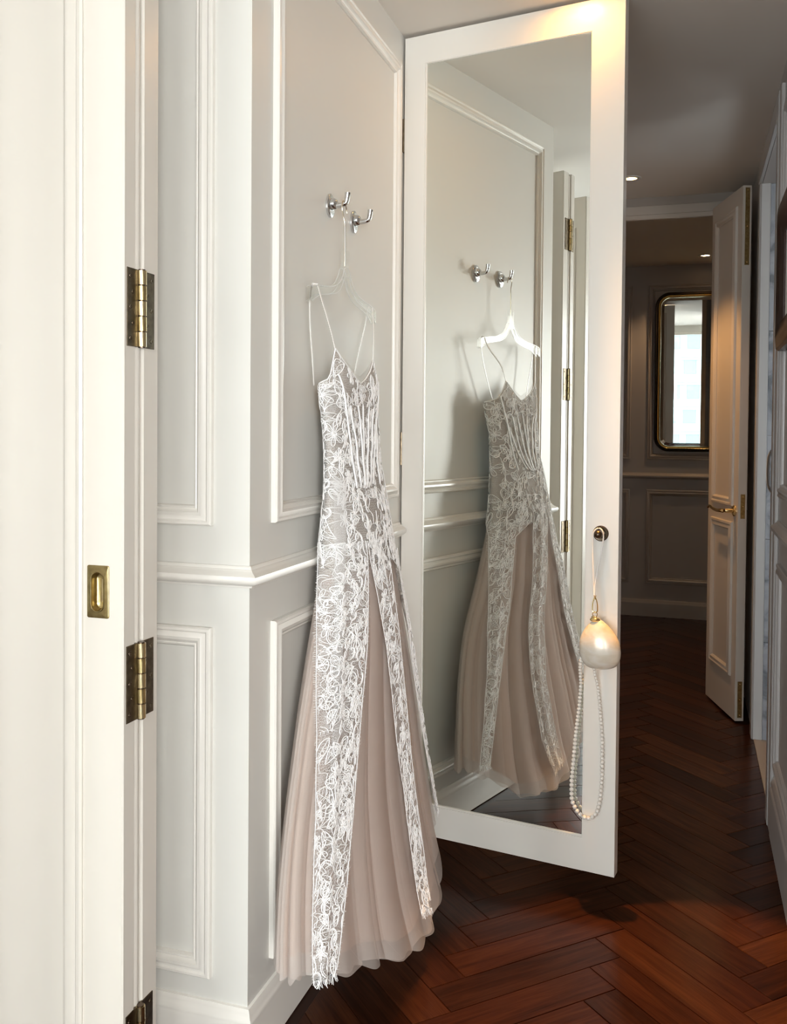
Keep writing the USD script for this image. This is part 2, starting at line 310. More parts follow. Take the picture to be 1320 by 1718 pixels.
wb = struct('wall_back', 'white bedroom wall with windows behind the camera', 'wall')
YB = -2.6; wins = [(-3.6, -2.0), (-1.7, 1.0), (1.3, 2.2)]
segs = [-4.2]+[e for w in wins for e in w]+[2.4]
obj('plaster', [box(segs[i], YB-.12, 0, segs[i+1], YB, ZC) for i in range(0, len(segs), 2)]+[box(a, YB-.12, 0, b, YB, .3) for a, b in wins]+[box(a, YB-.12, 2.4, b, YB, ZC) for a, b in wins], WALL, wb)
wq = struct('wall_bedroom', 'white bedroom wall behind the camera at right', 'wall')
obj('plaster', box(XR+.1, .5, 0, 2.3, .6, ZC), WALL, wq)
ws = struct('wall_side', 'white side walls of the bedroom', 'wall')
obj('plaster', [box(-4.2, YB, 0, -4.1, YC, ZC), box(2.3, YB, 0, 2.4, .5, ZC)], WALL, ws)
for i, (a, b) in enumerate(wins):
    w_ = struct(f'window_{i+1}', ['tall bedroom window at the far left', 'tall bedroom window seen in the far mirror', 'tall bedroom window at the far right'][i], 'window')
    fr = [box(a, YB-.09, .3, a+.05, YB-.03, 2.4, .004), box(b-.05, YB-.09, .3, b, YB-.03, 2.4, .004), box(a, YB-.09, .3, b, YB-.03, .35, .004), box(a, YB-.09, 2.35, b, YB-.03, 2.4, .004)]
    obj('window_frame', fr, TRIM, w_); obj('pane', box(a+.05, YB-.065, .35, b-.05, YB-.059, 2.35), PANE, w_)

# ------------------------------------------------------------------ building seen through the window (in the far mirror)
FAC = plain('facade_render', (.33, .41, .415), .8); FWN = plain('facade_glass', (.22, .31, .325), .2)
bd = thing('apartment_building', 'pale tower block outside the window, reflected in the far mirror', 'building', (0, -45, -20))
obj('facade', box(-9, -53, -20, 9, -45, 45), FAC, bd)
for r in range(14):
    for c in range(-3, 4):
        x, z = c*1.15+.2*(r % 2), -7+r*1.5
        obj('window', box(x-.36, -45.04, z-.42, x+.36, -44.97, z+.42, .02), FWN, bd, smooth=False)
    obj('floor_band', box(-9, -44.94, -8.1+r*1.5, 9, -45.02, -7.95+r*1.5), FAC, bd, smooth=False)

# ------------------------------------------------------------------ mirrored door
md = thing('mirrored_door', 'open white door with a full length mirror and a dark knob', 'door', (HX, HY, 0))
ZT, ZBt, TH = 2.490, .078, .036
def dbox(s0, s1, n0, n1, z0, z1, ch=.0007):
    m = box(s0, n0, z0, s1, n1, z1, ch); M = frame_tf(HO, DD, DN, ZZ); m = moved(m, M)
    if np.linalg.det(M[:3, :3]) < 0: m.invert()
    return m
GS0, GS1, GZ0, GZ1 = .070, .575, .171, 2.406
obj('stile', dbox(.002, GS0, -TH, 0, ZBt, ZT), DOORW, md)
obj('stile', dbox(GS1, DLEN, -TH, 0, ZBt, ZT), DOORW, md)
obj('rail', dbox(GS0-.001, GS1+.001, -TH, 0, GZ1, ZT, 0), DOORW, md)
obj('rail', dbox(GS0-.001, GS1+.001, -TH, 0, ZBt, GZ0, 0), DOORW, md)
obj('back_panel', dbox(GS0-.002, GS1+.002, -TH+.004, -.012, GZ0-.002, GZ1+.002, .0005), CDOOR, md)
obj('mirror_glass', dbox(GS0+.0002, GS1-.0002, -.011, -.006, GZ0+.0002, GZ1-.0002, .0012), MIRROR, md, smooth=False, label='silvered mirror glass')
bead = [dbox(GS0, GS0+.0045, -.007, -.0012, GZ0, GZ1, .001), dbox(GS1-.0018, GS1, -.007, -.0012, GZ0, GZ1, .0005), dbox(GS0, GS1, -.007, -.0012, GZ0, GZ0+.005, .001), dbox(GS0, GS1, -.007, -.0012, GZ1-.002, GZ1, .0005)]
obj('glazing_bead', bead, TRIM, md)
KS, KZ = .617, 1.026
M = frame_tf(dpt(KS, 0, KZ), DD, ZZ, DN)
def dl(m):
    m = moved(m, M)
    if np.linalg.det(M[:3, :3]) < 0: m.invert()
    return m
kn = obj('knob', dl(lathe([(0, .004), (.006, .004), (.0055, .016), (.0075, .02), (.0105, .025), (.0115, .030), (.0105, .035), (.007, .039), (.003, .0405), (0, .041)], 28)), KNOBM, md, smooth=60, label='dark bronze door knob')
obj('rosette', dl(lathe([(0, .0), (.0215, 0), (.0215, .003), (.019, .0045), (.013, .0035), (.012, .0055), (.008, .007), (0, .007)], 40)), KNOBM, kn)
obj('reeding', [dl(moved(box(.0125, -.0007, .0035, .0195, .0007, .0055), trimesh.transformations.rotation_matrix(t, (0, 0, 1)))) for t in np.linspace(0, 2*np.pi, 30, endpoint=False)], BRONZE, kn)
for z in (.35, 1.25, 2.2):
    obj('hinge', tubes([[(HX-.002, HY+.006, z-.05), (HX-.002, HY+.006, z+.05)]], [.006], 10), BRONZE, md)

# ------------------------------------------------------------------ pearl handbag on the knob
hb = thing('pearl_handbag', 'egg shaped mother of pearl bag with pearl strap hanging from the knob', 'handbag', dpt(.618, .04, .24))
ico = trimesh.creation.icosphere(subdivisions=4); v = ico.vertices.copy()
t = v[:, 2]
wid = np.where(t > 0, .0555*(1-.40*np.abs(t)**2.3), .0555)*(1+.10*np.clip(-t, 0, 1))
flat = np.where(t < 0, t*(1-.24*t*t), t)
dz_ = np.where(t > 0, .078, .076)
v2 = np.stack([v[:, 0]*wid+.006*(-t), v[:, 1]*.034*(1-.25*np.clip(t, 0, 1)**2), flat*dz_], 1)
v2[:, 2] += .005*v[:, 0]*np.clip((.6-t)/1.2, 0, 1)
BC = dpt(.6295, .046, .720)
Mb = frame_tf(BC, DD, DN, ZZ)
bag = trimesh.Trimesh(v2, ico.faces, process=False); bag = moved(bag, Mb); bag.fix_normals()
obj('bag_body', bag, SHELL, hb, smooth=True, label='pearly egg shaped bag body')
gp = lambda s, n, z: dpt(s+.008*min(max((n-.0205)/.0255, 0), 1), n, z+.011*min(max((n-.0205)/.0255, 0), 1))
cap = moved(lathe([(0, 0), (.013, 0), (.015, .003), (.012, .008), (.006, .011), (0, .0115)], 24), frame_tf(gp(.6085, .046, .781), DD, DN, ZZ)); cap.fix_normals()
cl_ = obj('clasp', cap, GOLD, hb, label='gold clasp on top of the bag')
def ring(c, r, tr, a1, a2, n=28):
    th = np.linspace(0, 2*np.pi, n); c = np.asarray(c); return tubes([c+r*np.outer(np.cos(th), a1)+r*np.outer(np.sin(th), a2)], [tr], 6)
obj('ring', ring(gp(.607, .046, .799), .0065, .0013, DD, ZZ), GOLD, cl_)
obj('ring', ring(gp(.6005, .046, .787), .0055, .0012, (DD+DN)/math.sqrt(2), ZZ), GOLD, cl_)
clip = bez([gp(.607, .046, .803), gp(.600, .046, .808), gp(.6005, .046, .826), gp(.605, .046, .843), gp(.6065, .046, .846), gp(.609, .046, .842), gp(.6135, .046, .824), gp(.614, .046, .809), gp(.607, .046, .803)], 40)
obj('lobster_clip', tubes([clip], [.0017], 7), GOLD, cl_)
obj('clip_swivel', tubes([[gp(.6035, .046, .850), gp(.6085, .046, .840)], [gp(.6095, .046, .850), gp(.6045, .046, .840)]], [.0014, .0014], 6), GOLD, cl_)
wr_ = bez([gp(.6050, .040, .846), gp(.6035, .036, .865), gp(.6015, .030, .92), gp(.600, .022, .985), gp(.6005, .0205, 1.022), gp(.606, .0205, 1.037), gp(.617, .0205, 1.0425), gp(.6255, .0205, 1.036), gp(.629, .0205, 1.018), gp(.6245, .022, .98), gp(.612, .030, .915), gp(.6065, .036, .87), gp(.6055, .040, .846)], 70)
obj('wrist_strap', tubes([wr_], [.0021], 8), CORD, hb, label='thin white wrist loop')
# strap pearls: pixel-measured loop in the door plane (s, z)
loop = bez([(.580, .700, 0), (.569, .655, 0), (.5645, .60, 0), (.561, .545, 0), (.552, .46, 0), (.545, .37, 0), (.5415, .31, 0), (.5425, .275, 0), (.553, .25, 0), (.569, .2335, 0), (.587, .2275, 0), (.604, .236, 0), (.6155, .256, 0), (.6235, .30, 0), (.627, .36, 0), (.6265, .43, 0), (.6215, .51, 0), (.6135, .59, 0), (.6075, .645, 0), (.606, .675, 0), (.608, .70, 0)], 900)
L = np.r_[0, np.cumsum(np.linalg.norm(np.diff(loop, axis=0), axis=1))]; pos = 0.; mid = L[-1]*.45
while pos < L[-1]:
    w_ = 1-abs(pos-mid)/(L[-1]*.55); rr = .0040+.0022*np.clip(w_, 0, 1)**.7
    p = [np.interp(pos, L, loop[:, k]) for k in (0, 1)]
    s_ = trimesh.creation.icosphere(subdivisions=2, radius=rr); s_.apply_translation(dpt(p[0]+.004, .0085 if p[1] < .6 else .0085+(p[1]-.6)*.45, p[1]+.004))
    obj('pearl', s_, PEARL, hb, smooth=True)
    pos += 2*rr*1.01

# ------------------------------------------------------------------ folding doors on the left
LX = -.907
def leaf(parent, x0, x1, y0, y1, front, z1=2.40, mw=.092):
    lm = box(x0, y0, .012, x1, y1, z1, .003)
    if front: lm = trimesh.boolean.difference([lm, box(-.9555-.0155, y0-.01, 1.0235-.036, -.9555+.0155, y0+.016, 1.0235+.036)], engine='manifold')
    l = obj('leaf', lm, LEAFW, parent)
    for z0, zt in ((.16, .92), (1.08, 2.26)) if False else ((.16, 2.26),):
        if front: obj('leaf_moulding', mould((x0+mw, y0, z0), (1, 0, 0), (0, 0, 1), x1-x0-2*mw, zt-z0, [(0, .004), (.004, .007), (.010, .0065), (.013, .004), (.018, .0045), (.026, .008), (.032, .0075), (.036, .0035), (.040, .002)]), LEAFW, l)
        else: obj('leaf_moulding', mould((x1-mw, y1, z0), (-1, 0, 0), (0, 0, 1), x1-x0-2*mw, zt-z0, [(0, .004), (.004, .007), (.010, .0065), (.018, .0045), (.026, .008), (.032, .0075), (.040, .002)]), LEAFW, l)
    return l
fd = thing('folding_door', 'white folding door with brass hinges and recessed pull, folded at left', 'door', (LX-.3, 1.385, 0))
l1 = leaf(fd, -1.58, LX, 1.335, 1.371, True, mw=.079); l2 = leaf(fd, -1.58, LX, 1.393, 1.442, False)
obj('astragal', tubes([[(LX-.011, 1.3825, .012), (LX-.011, 1.3825, 2.39)]], [.0095], 16), LEAFW, fd)
for zc in (.254-.03, .864, 1.509, 2.14):
    hz0, hz1 = zc-.0665, zc+.0665
    h_ = obj('hinge', [box(LX-.003, 1.344, hz0, LX+.0016, 1.376, hz1, .0006), box(LX-.003, 1.389, hz0, LX+.0016, 1.4265, hz1, .0006)], BRONZE, fd, label='aged brass butt hinge')
    n = 5; e = (hz1-hz0)/n
    for k in range(n):
        obj('knuckle', moved(trimesh.creation.cylinder(radius=.0083, height=e-.0022, sections=20), trimesh.transformations.translation_matrix((LX+.0045, 1.3825, hz0+e*(k+.5)))), KNUCK if k % 2 == 0 else BRASS, h_)
    obj('pin', moved(trimesh.creation.cylinder(radius=.0062, height=hz1-hz0+.002, sections=16), trimesh.transformations.translation_matrix((LX+.0045, 1.3825, zc))), KNOBM, h_)
    Mx = lambda y, z: frame_tf((LX+.0012, y, z), (0, 1, 0), (0, 0, 1), (1, 0, 0))
    for y0, sg in ((1.353, -1), (1.4175, 1)):
        for k, dz in enumerate((-.053, -.0265, 0, .0265, .053)):
            yy = y0-sg*(.013 if k % 2 else 0)*(.55 if sg < 0 else 1)
            obj('screw', moved(lathe([(0, .0002), (.0012, .0001), (.0015, .0009), (.0036, .0012), (.0040, .0006), (.0040, 0)], 14), Mx(yy, zc+dz)), BRONZE if sg > 0 else KNOBM, h_)
# recessed flush pull
PX, PZ, PWd, PH = -.9555, 1.0235, .0425, .090
def rrect(w, h, r, n=8):
    a = []
    for cx, cy, t0 in ((w/2-r, h/2-r, 0), (-w/2+r, h/2-r, 90), (-w/2+r, -h/2+r, 180), (w/2-r, -h/2+r, 270)):
        for t in np.linspace(math.radians(t0), math.radians(t0+90), n): a.append((cx+r*math.cos(t), cy+r*math.sin(t)))
    return np.array(a)
def pull_loop(w, h, r, d, bow=0.):
    q = rrect(w, h, r); q = q.copy(); q[:, 0] *= 1+bow*(1-(2*q[:, 1]/h)**2)
    return np.c_[PX+q[:, 0], np.full(len(q), 1.335-d), PZ+q[:, 1]]
lp = [pull_loop(PWd, PH, .003, -.002, .10), pull_loop(PWd, PH, .003, .0018, .10), pull_loop(PWd-.002, PH-.002, .003, .0028, .10), pull_loop(.0275, .0700, .0135, .0030), pull_loop(.0255, .068, .0125, .0046), pull_loop(.0235, .066, .0115, .0044), pull_loop(.0215, .064, .0105, .0025), pull_loop(.0185, .060, .009, -.0085), pull_loop(.014, .054, .0068, -.0105), pull_loop(.001, .04, .0004, -.0108)]
P = np.array(lp); vv, ff = grid_mesh(P, True); pm = trimesh.Trimesh(vv, np.vstack([ff[:, [0, 1, 2]], ff[:, [0, 2, 3]]]), process=False)
# face normals towards -y
if (pm.face_normals[:, 1]*pm.area_faces).sum() > 0: pm.invert()
obj('flush_pull', pm, BRASS, fd, smooth=40, label='rectangular brass recessed pull')
fd2 = thing('folding_door', 'second white folding door, seen only as a strip in the mirror', 'door', (-1.15, .98, 0))
leaf(fd2, -1.21, -1.005, .96, 1.0, False, mw=.05)

# ------------------------------------------------------------------ robe hooks
def hook(label, y, z):
    h_ = thing('robe_hook', label, 'hook', (W, y, z))
    Mh = frame_tf((W, y, z), (0, 1, 0), (0, 0, 1), (1, 0, 0))
    base = lathe([(0, 0), (.0232, 0), (.0240, .0008), (.0240, .0052), (.0228, .0066), (.019, .0078), (.0165, .0082), (0, .0082)], 48)
    base.vertices[:, 1] *= 1.2
    obj('rose', moved(base, Mh), CHROME, h_, smooth=35)
    boss = lathe([(0, .006), (.0150, .006), (.0150, .009), (.0140, .014), (.0115, .0185), (.0075, .0215), (0, .0225)], 36); boss.apply_translation((0, .0035, 0))
    obj('boss', moved(boss, Mh), CHROME, h_, smooth=45)
    st = bez([(W+.012, y, z+.002), (W+.026, y-.001, z-.001), (W+.038, y-.002, z+.0005), (W+.0445, y-.002, z+.005), (W+.0465, y-.002, z+.012), (W+.0485, y-.002, z+.0275)], 30)
    r = np.interp(np.linspace(0, 1, 30), [0, .25, .5, .62, 1], [.0078, .0066, .0058, .0058, .0072])
    obj('arm', tubes([st], [r], 18), CHROME, h_, smooth=40)
hook('chrome wall hook holding the clear hanger', 2.090, 1.849)
hook('empty chrome wall hook nearer the mirrored door', 2.256, 1.846)

# ------------------------------------------------------------------ acrylic hanger
HXc, HYc = -.797, 2.084
hg = thing('clothes_hanger', 'clear acrylic hanger with a gold wire hook on the wall', 'hanger', (HXc, HYc, 1.60))
arm_top = [(.0, 1.694), (.014, 1.692), (.028, 1.673), (.050, 1.652), (.085, 1.639), (.125, 1.632), (.165, 1.628), (.195, 1.624), (.214, 1.618)]
arm_bot = [(.0, 1.674), (.012, 1.672), (.030, 1.650), (.052, 1.632), (.085, 1.621), (.125, 1.614), (.165, 1.608), (.190, 1.598), (.214, 1.588)]
right = bez([(a, b, 0) for a, b in arm_top], 40)[:, :2]; rb = bez([(a, b, 0) for a, b in arm_bot], 40)[:, :2]
outl = np.vstack([right, rb[::-1]]); outl = np.vstack([outl, (outl*[-1, 1])[::-1]])
body = Polygon(outl[:80]).buffer(.0008).union(Polygon(outl[80:]).buffer(.0008)).union(Polygon([(-.016, 1.675), (.016, 1.675), (.0155, 1.705), (.0165, 1.738), (.0115, 1.738), (.007, 1.716), (-.007, 1.716), (-.0115, 1.738), (-.0165, 1.738), (-.0155, 1.705)])).simplify(.0003)
ex = trimesh.creation.extrude_polygon(body, .011, engine='earcut')
obj('shoulder_bar', moved(ex, frame_tf((HXc-.0055, HYc, 0), (0, 1, 0), (0, 0, 1), (1, 0, 0))), ACRYL, hg, smooth=30)
for xo in (-.0062, .0062):
    for arr in (right, rb):
        for sg in (-1, 1):
            obj('rim', tubes([np.c_[np.full(40, HXc+xo), HYc+sg*arr[:, 0], arr[:, 1]]], [.0011], 6), ACRIM, hg)
for sg in (-1, 1):
    obj('end_block', box(HXc-.008, HYc+sg*.203, 1.5855, HXc+.008, HYc+sg*.217, 1.619, .002), ACRYL, hg)
wire = bez([(HXc, HYc, 1.700), (HXc, HYc, 1.75), (HXc, HYc, 1.800), (HXc-.002, HYc-.004, 1.815), (HXc-.003, HYc-.0125, 1.838), (HXc-.003, HYc-.0115, 1.848), (HXc-.003, HYc-.004, 1.8555), (HXc-.003, HYc+.006, 1.8545), (HXc-.003, HYc+.014, 1.846), (HXc-.003, HYc+.020, 1.832)], 60)
obj('wire_hook', tubes([wire], [.0015], 8), plain('hanger_wire', (.72, .64, .50), .2, 1.0), hg, label='pale gold wire hook')

# ------------------------------------------------------------------ the gown
zs = np.array([1.60, 1.44, 1.38, 1.32, 1.25, 1.18, 1.13, 1.08, 1.02, .92, .8, .65, .5, .35, .22, .10, 0.0])[::-1]
A_ = np.array([.175, .1734, .1705, .1624, .1613, .1695, .1787, .1858, .1949, .228, .2842, .3552, .4128, .4531, .4765, .4903, .50])[::-1]
B_ = np.array([.024, .0306, .0284, .0275, .028, .0337, .0409, .0491, .0584, .0672, .0756, .08, .0856, .0969, .1095, .1273, .138])[::-1]
Y_ = np.array([2.0954, 2.0954, 2.0936, 2.0892, 2.087, 2.0841, 2.081, 2.0783, 2.0768, 2.0811, 2.0798, 2.0841, 2.0726, 2.0597, 2.0562, 2.054, 2.054])[::-1]
X_ = np.array([-.818, -.8177, -.8121, -.8049, -.7991, -.798, -.8014, -.8066, -.8127, -.82, -.8257, -.8281, -.8254, -.8249, -.8254, -.8276, -.828])[::-1]
fa, fb, fy, fx = (PchipInterpolator(zs, q) for q in (A_, B_, Y_, X_))
def S(thd, z, off=0.):
    th = np.radians(thd); a, b, y, x = fa(z), fb(z), fy(z), fx(z); s, c = np.sin(th), np.cos(th)
    nx, ny = s/b, -c/a; L = np.sqrt(nx*nx+ny*ny)
    return np.stack([np.maximum(x+b+b*s+off*nx/L, -.812), y-a*c+off*ny/L, z+0*th], -1)
def Lth(thd, z):   # metres per degree
    th = np.radians(thd); return np.radians(1)*np.sqrt((fb(z)*np.cos(th))**2+(fa(z)*np.sin(th))**2)
gw = thing('evening_gown', 'white lace corset gown with blush tulle skirt hanging on the wall', 'dress', (-.72, 2.07, .12))

def fabric(name, col, alpha, trans=.35, rough=.9):
    return mat(name, {'t': ('transparent_bsdf', {}), 'd': ('diffuse_bsdf', dict(color=col)), 'l': ('translucent_bsdf', dict(color=col)), 'm': ('mix_closure', dict(fac=trans)), 'x': ('mix_closure', dict(fac=alpha))},
               [('d.BSDF', 'm.closure1'), ('l.BSDF', 'm.closure2'), ('t.BSDF', 'x.closure1'), ('m.closure', 'x.closure2')], 'x.closure')
LINING = fabric('blush_lining', (.56, .41, .325), .97, .15)
BODLIN = fabric('greige_lining', (.51, .45, .40), .92, .2)
TULLE = fabric('blush_tulle', (.80, .69, .625), .50, .4)
TULLE2 = fabric('pale_tulle', (.86, .785, .735), .42, .4)
SHEER = fabric('sheer_mesh', (.82, .80, .77), .28, .4)
LACE = mat('lace_net', {'u': ('uvmap', dict(attribute='st')), 'v': ('voronoi_texture', dict(dimensions='2D', feature='distance_to_edge', scale=185.0, randomness=.85)),
    'm1': ('map_range', dict(from_min=.05, from_max=.14, to_min=1.0, to_max=.04, clamp=True)),
    'n': ('noise_texture', dict(dimensions='2D', scale=38.0, detail=2.5, distortion=1.2)), 'm2': ('map_range', dict(from_min=.58, from_max=.64, to_min=0.0, to_max=.34, clamp=True)), 'x': ('math', dict(math_type='maximum')),
    't': ('transparent_bsdf', {}), 'd': ('diffuse_bsdf', dict(color=(.93, .925, .92))), 'l': ('translucent_bsdf', dict(color=(.93, .925, .92))), 'm': ('mix_closure', dict(fac=.3)), 'o': ('mix_closure', {})},
    [('u.UV', 'v.vector'), ('u.UV', 'n.vector'), ('v.distance', 'm1.value'), ('n.fac', 'm2.value'), ('m1.result', 'x.value1'), ('m2.result', 'x.value2'), ('x.value', 'o.fac'), ('d.BSDF', 'm.closure1'), ('l.BSDF', 'm.closure2'), ('t.BSDF', 'o.closure1'), ('m.closure', 'o.closure2')], 'o.closure')
THREAD = plain('lace_thread', (.95, .945, .94), .6, sheen_weight=.3)
SEAM = fabric('doubled_lace', (.93, .925, .92), .36, .2)
BONE = plain('boning_satin', (.90, .90, .90), .45)

def surf(t0, t1, z0, z1, nt, nz, off):
    """patch between theta functions t0(z), t1(z) and between z0(k), z1(k); returns points and uv in metres"""
    k = np.linspace(0, 1, nt)[:, None]; r = np.linspace(0, 1, nz)[None, :]
    z = z0(k)+(z1(k)-z0(k))*r if callable(z0) else z0+(z1-z0)*r+0*k
    th = t0(z)+(t1(z)-t0(z))*k
    P = S(th, z, off(th, z) if callable(off) else off)
    return P, th, z
def meshof(P): v_, f_ = grid_mesh(P); return (v_, np.vstack([f_[:, [0, 1, 2]], f_[:, [0, 2, 3]]]))
def uvs(th, z): return np.stack([(th-80)*Lth(np.full_like(th, 80.), np.clip(z, .25, 1.45))*1.0, z], -1).reshape(-1, 2)

# hem heights round the skirt
HT = [-95, -60, -30, 0, 18, 29, 37, 42, 52, 61, 70, 76, 88, 104, 111, 123, 129, 141, 155, 172, 200, 240, 275]
HZ = [.25, .25, .25, .25, .25, .235, .220, .212, .192, .176, .150, .124, .102, .088, .100, .115, .145, .190, .222, .245, .22, .19, .19]
hem = lambda t: np.interp(t, HT, HZ)
def folds(seed, n, sharp=1.0):
    """rounded fold ridges of uneven width: 0 on a ridge, up to 1 in the valley between"""
    r_ = np.random.default_rng(seed); e = [-95.]
    while e[-1] < 275: e.append(e[-1]+360/n*r_.uniform(.45, 1.7))
    e = np.array(e); d = r_.uniform(.35, 1., len(e)); tt = np.linspace(-95, 275, 3000)
    i = np.clip(np.searchsorted(e, tt, 'right')-1, 0, len(e)-2); u = (tt-e[i])/(e[i+1]-e[i]); sk = r_.uniform(.7, 1.5, len(e))[i]
    f_ = (1-np.abs(np.sin(np.pi*u**sk))**.75)*((1-u)*d[i]+u*d[i+1])
    return lambda t: np.interp(t, tt, f_)
def skirt(name, ztop, hemf, off0, amp, fold, m, nt=900, nz=46, label=None):
    t = np.linspace(-95, 275, nt)[:, None]; r = np.linspace(0, 1, nz)[None, :]
    zb = hemf(t); z = ztop+(zb-ztop)*r; tw = t+3.0*(1-r)*np.sin(np.radians(t*2))
    k = np.clip((1.06-z)/.85, 0, 1)**.8
    P = S(tw+0*z, z, off0*np.clip((ztop+.02-z)/.2, .15, 1)-amp*k*fold(t))
    v_, f_ = meshof(P)
    return obj(name, (v_, f_), m, gw, smooth=True, label=label)
f1, f2, f3 = folds(3, 20), folds(11, 26), folds(23, 12)
hj = lambda seed, a: (lambda t: hem(t)+a*(np.sin(np.asarray(t)*.21+seed)*.6+.4*np.sin(np.asarray(t)*.47+seed*2)))
skirt('skirt_lining', 1.10, lambda t: hem(t)+.036, -.014, .024, f3, LINING, label='opaque blush skirt lining')
skirt('tulle_layer', 1.10, hj(1.3, .007), -.006, .032, f1, TULLE, label='blush tulle outer layer')
skirt('tulle_layer', 1.09, hj(4.1, .010), -.001, .028, f2, TULLE2, label='pale tulle top layer')

# bodice
NT = [-95, -60, -25, -5, 15, 22, 34, 45, 60, 75, 85, 95, 107, 120, 131, 142, 160, 185, 230, 275]
NZ = [1.40, 1.40, 1.405, 1.41, 1.418, 1.43, 1.490, 1.470, 1.446, 1.426, 1.416, 1.428, 1.450, 1.480, 1.440, 1.418, 1.41, 1.405, 1.40, 1.40]
neck = lambda t: np.interp(t, NT, NZ)
def band(t0, t1, zb, ztf, off, nt, nz):
    t = np.linspace(t0, t1, nt)[:, None]; r = np.linspace(0, 1, nz)[None, :]; zt = ztf(t); z0 = zb(t) if callable(zb) else zb; z = z0+(zt-z0)*r; th = t+0*z
    return S(th, z, off), th, z
bust = lambda th, z: .008*np.exp(-((z-1.40)/.05)**2)*(np.exp(-((th-52)/18)**2)+np.exp(-((th-118)/18)**2))
P, th, z = band(-95, 275, .99, neck, .0, 240, 40); P = S(th, z, .001+bust(th, z))
obj('bodice_lining', meshof(P), BODLIN, gw, smooth=True, label='greige bodice lining')
P, th, z = band(-95, 275, lambda t: np.interp(t, [-60, -30, 96, 100, 240, 275], [.99, 1.035, 1.035, .985, .985, .985]), neck, .0, 240, 40); P = S(th, z, .005+bust(th, z))
tb = lambda q: q
# lace: one tube from neckline to hip, then three panels
SLA, SLB = 60.5, 99.0      # slit angles at the hip
ABz, BCz = 1.045, 1.0
lb = obj('lace_bodice', meshof(P), LACE, gw, smooth=True, uv=uvs(th, z), label='white floral lace bodice')
def tab(zz_, tt_): o = np.argsort(zz_); zz_, tt_ = np.array(zz_)[o], np.array(tt_)[o]; return lambda q: np.interp(q, zz_, tt_)
PAN = {
 'a': (tab([1.09, 1.01, .94, .84, .675, .525, .41, .297, .22], [-35, -19, -11, 1, 15, 22, 23, 22, 22]), tab([1.05, .92, .82, .642, .489, .375, .269, .235], [60, 58.5, 58, 54.4, 51, 46, 39, 36]), 1.05, lambda k: .245-.012*k),
 'b': (tab([1.05, 1.0, .917, .80, .685, .577, .446, .30, .178], [62, 64, 72, 81, 86.5, 89, 93, 92.5, 91]), tab([1.0, .985, .9, .77, .636, .54, .417, .266, .145], [97, 99, 100.5, 103, 105, 105.5, 105.5, 104, 99.5]), 1.05, lambda k: .175-.03*k),
 'c': (tab([1.0, .95, .82, .71, .61, .505, .36, .24], [101, 129, 130, 127.5, 129, 133, 140, 146]), tab([1.0, .955, .826, .72, .617, .513, .366, .24], [195, 178, 163, 153, 147, 146, 150, 155]), 1.0, lambda k: .25+.0*k)}
panels = {}
crease = lambda th, z, c, w_: .006*np.exp(-((th-c)/w_)**2)
for key, (t0, t1, zt, zb) in PAN.items():
    nt, nz = 60, 90
    k = np.linspace(0, 1, nt)[:, None]; r = np.linspace(0, 1, nz)[None, :]
    z = zt+(zb(k)-zt)*r; th = t0(z)+(t1(z)-t0(z))*k
    c = {'a': .45, 'b': .5, 'c': .5}[key]
    off = lambda k, z, c=c: .007+.005*np.exp(-((k-c)/.12)**2)*np.clip((1.05-z)/.1, 0, 1)-.004*np.exp(-((k-c-.2)/.1)**2)*np.clip((1.05-z)/.1, 0, 1)
    P = S(th, z, off(k, z))
    panels[key] = (t0, t1, zt, zb, off, obj('lace_panel', meshof(P), LACE, gw, smooth=True, uv=uvs(th, z), label={'a': 'lace skirt panel at the near side', 'b': 'narrow lace skirt panel at the centre front', 'c': 'lace skirt panel on the side of the mirror'}[key]))

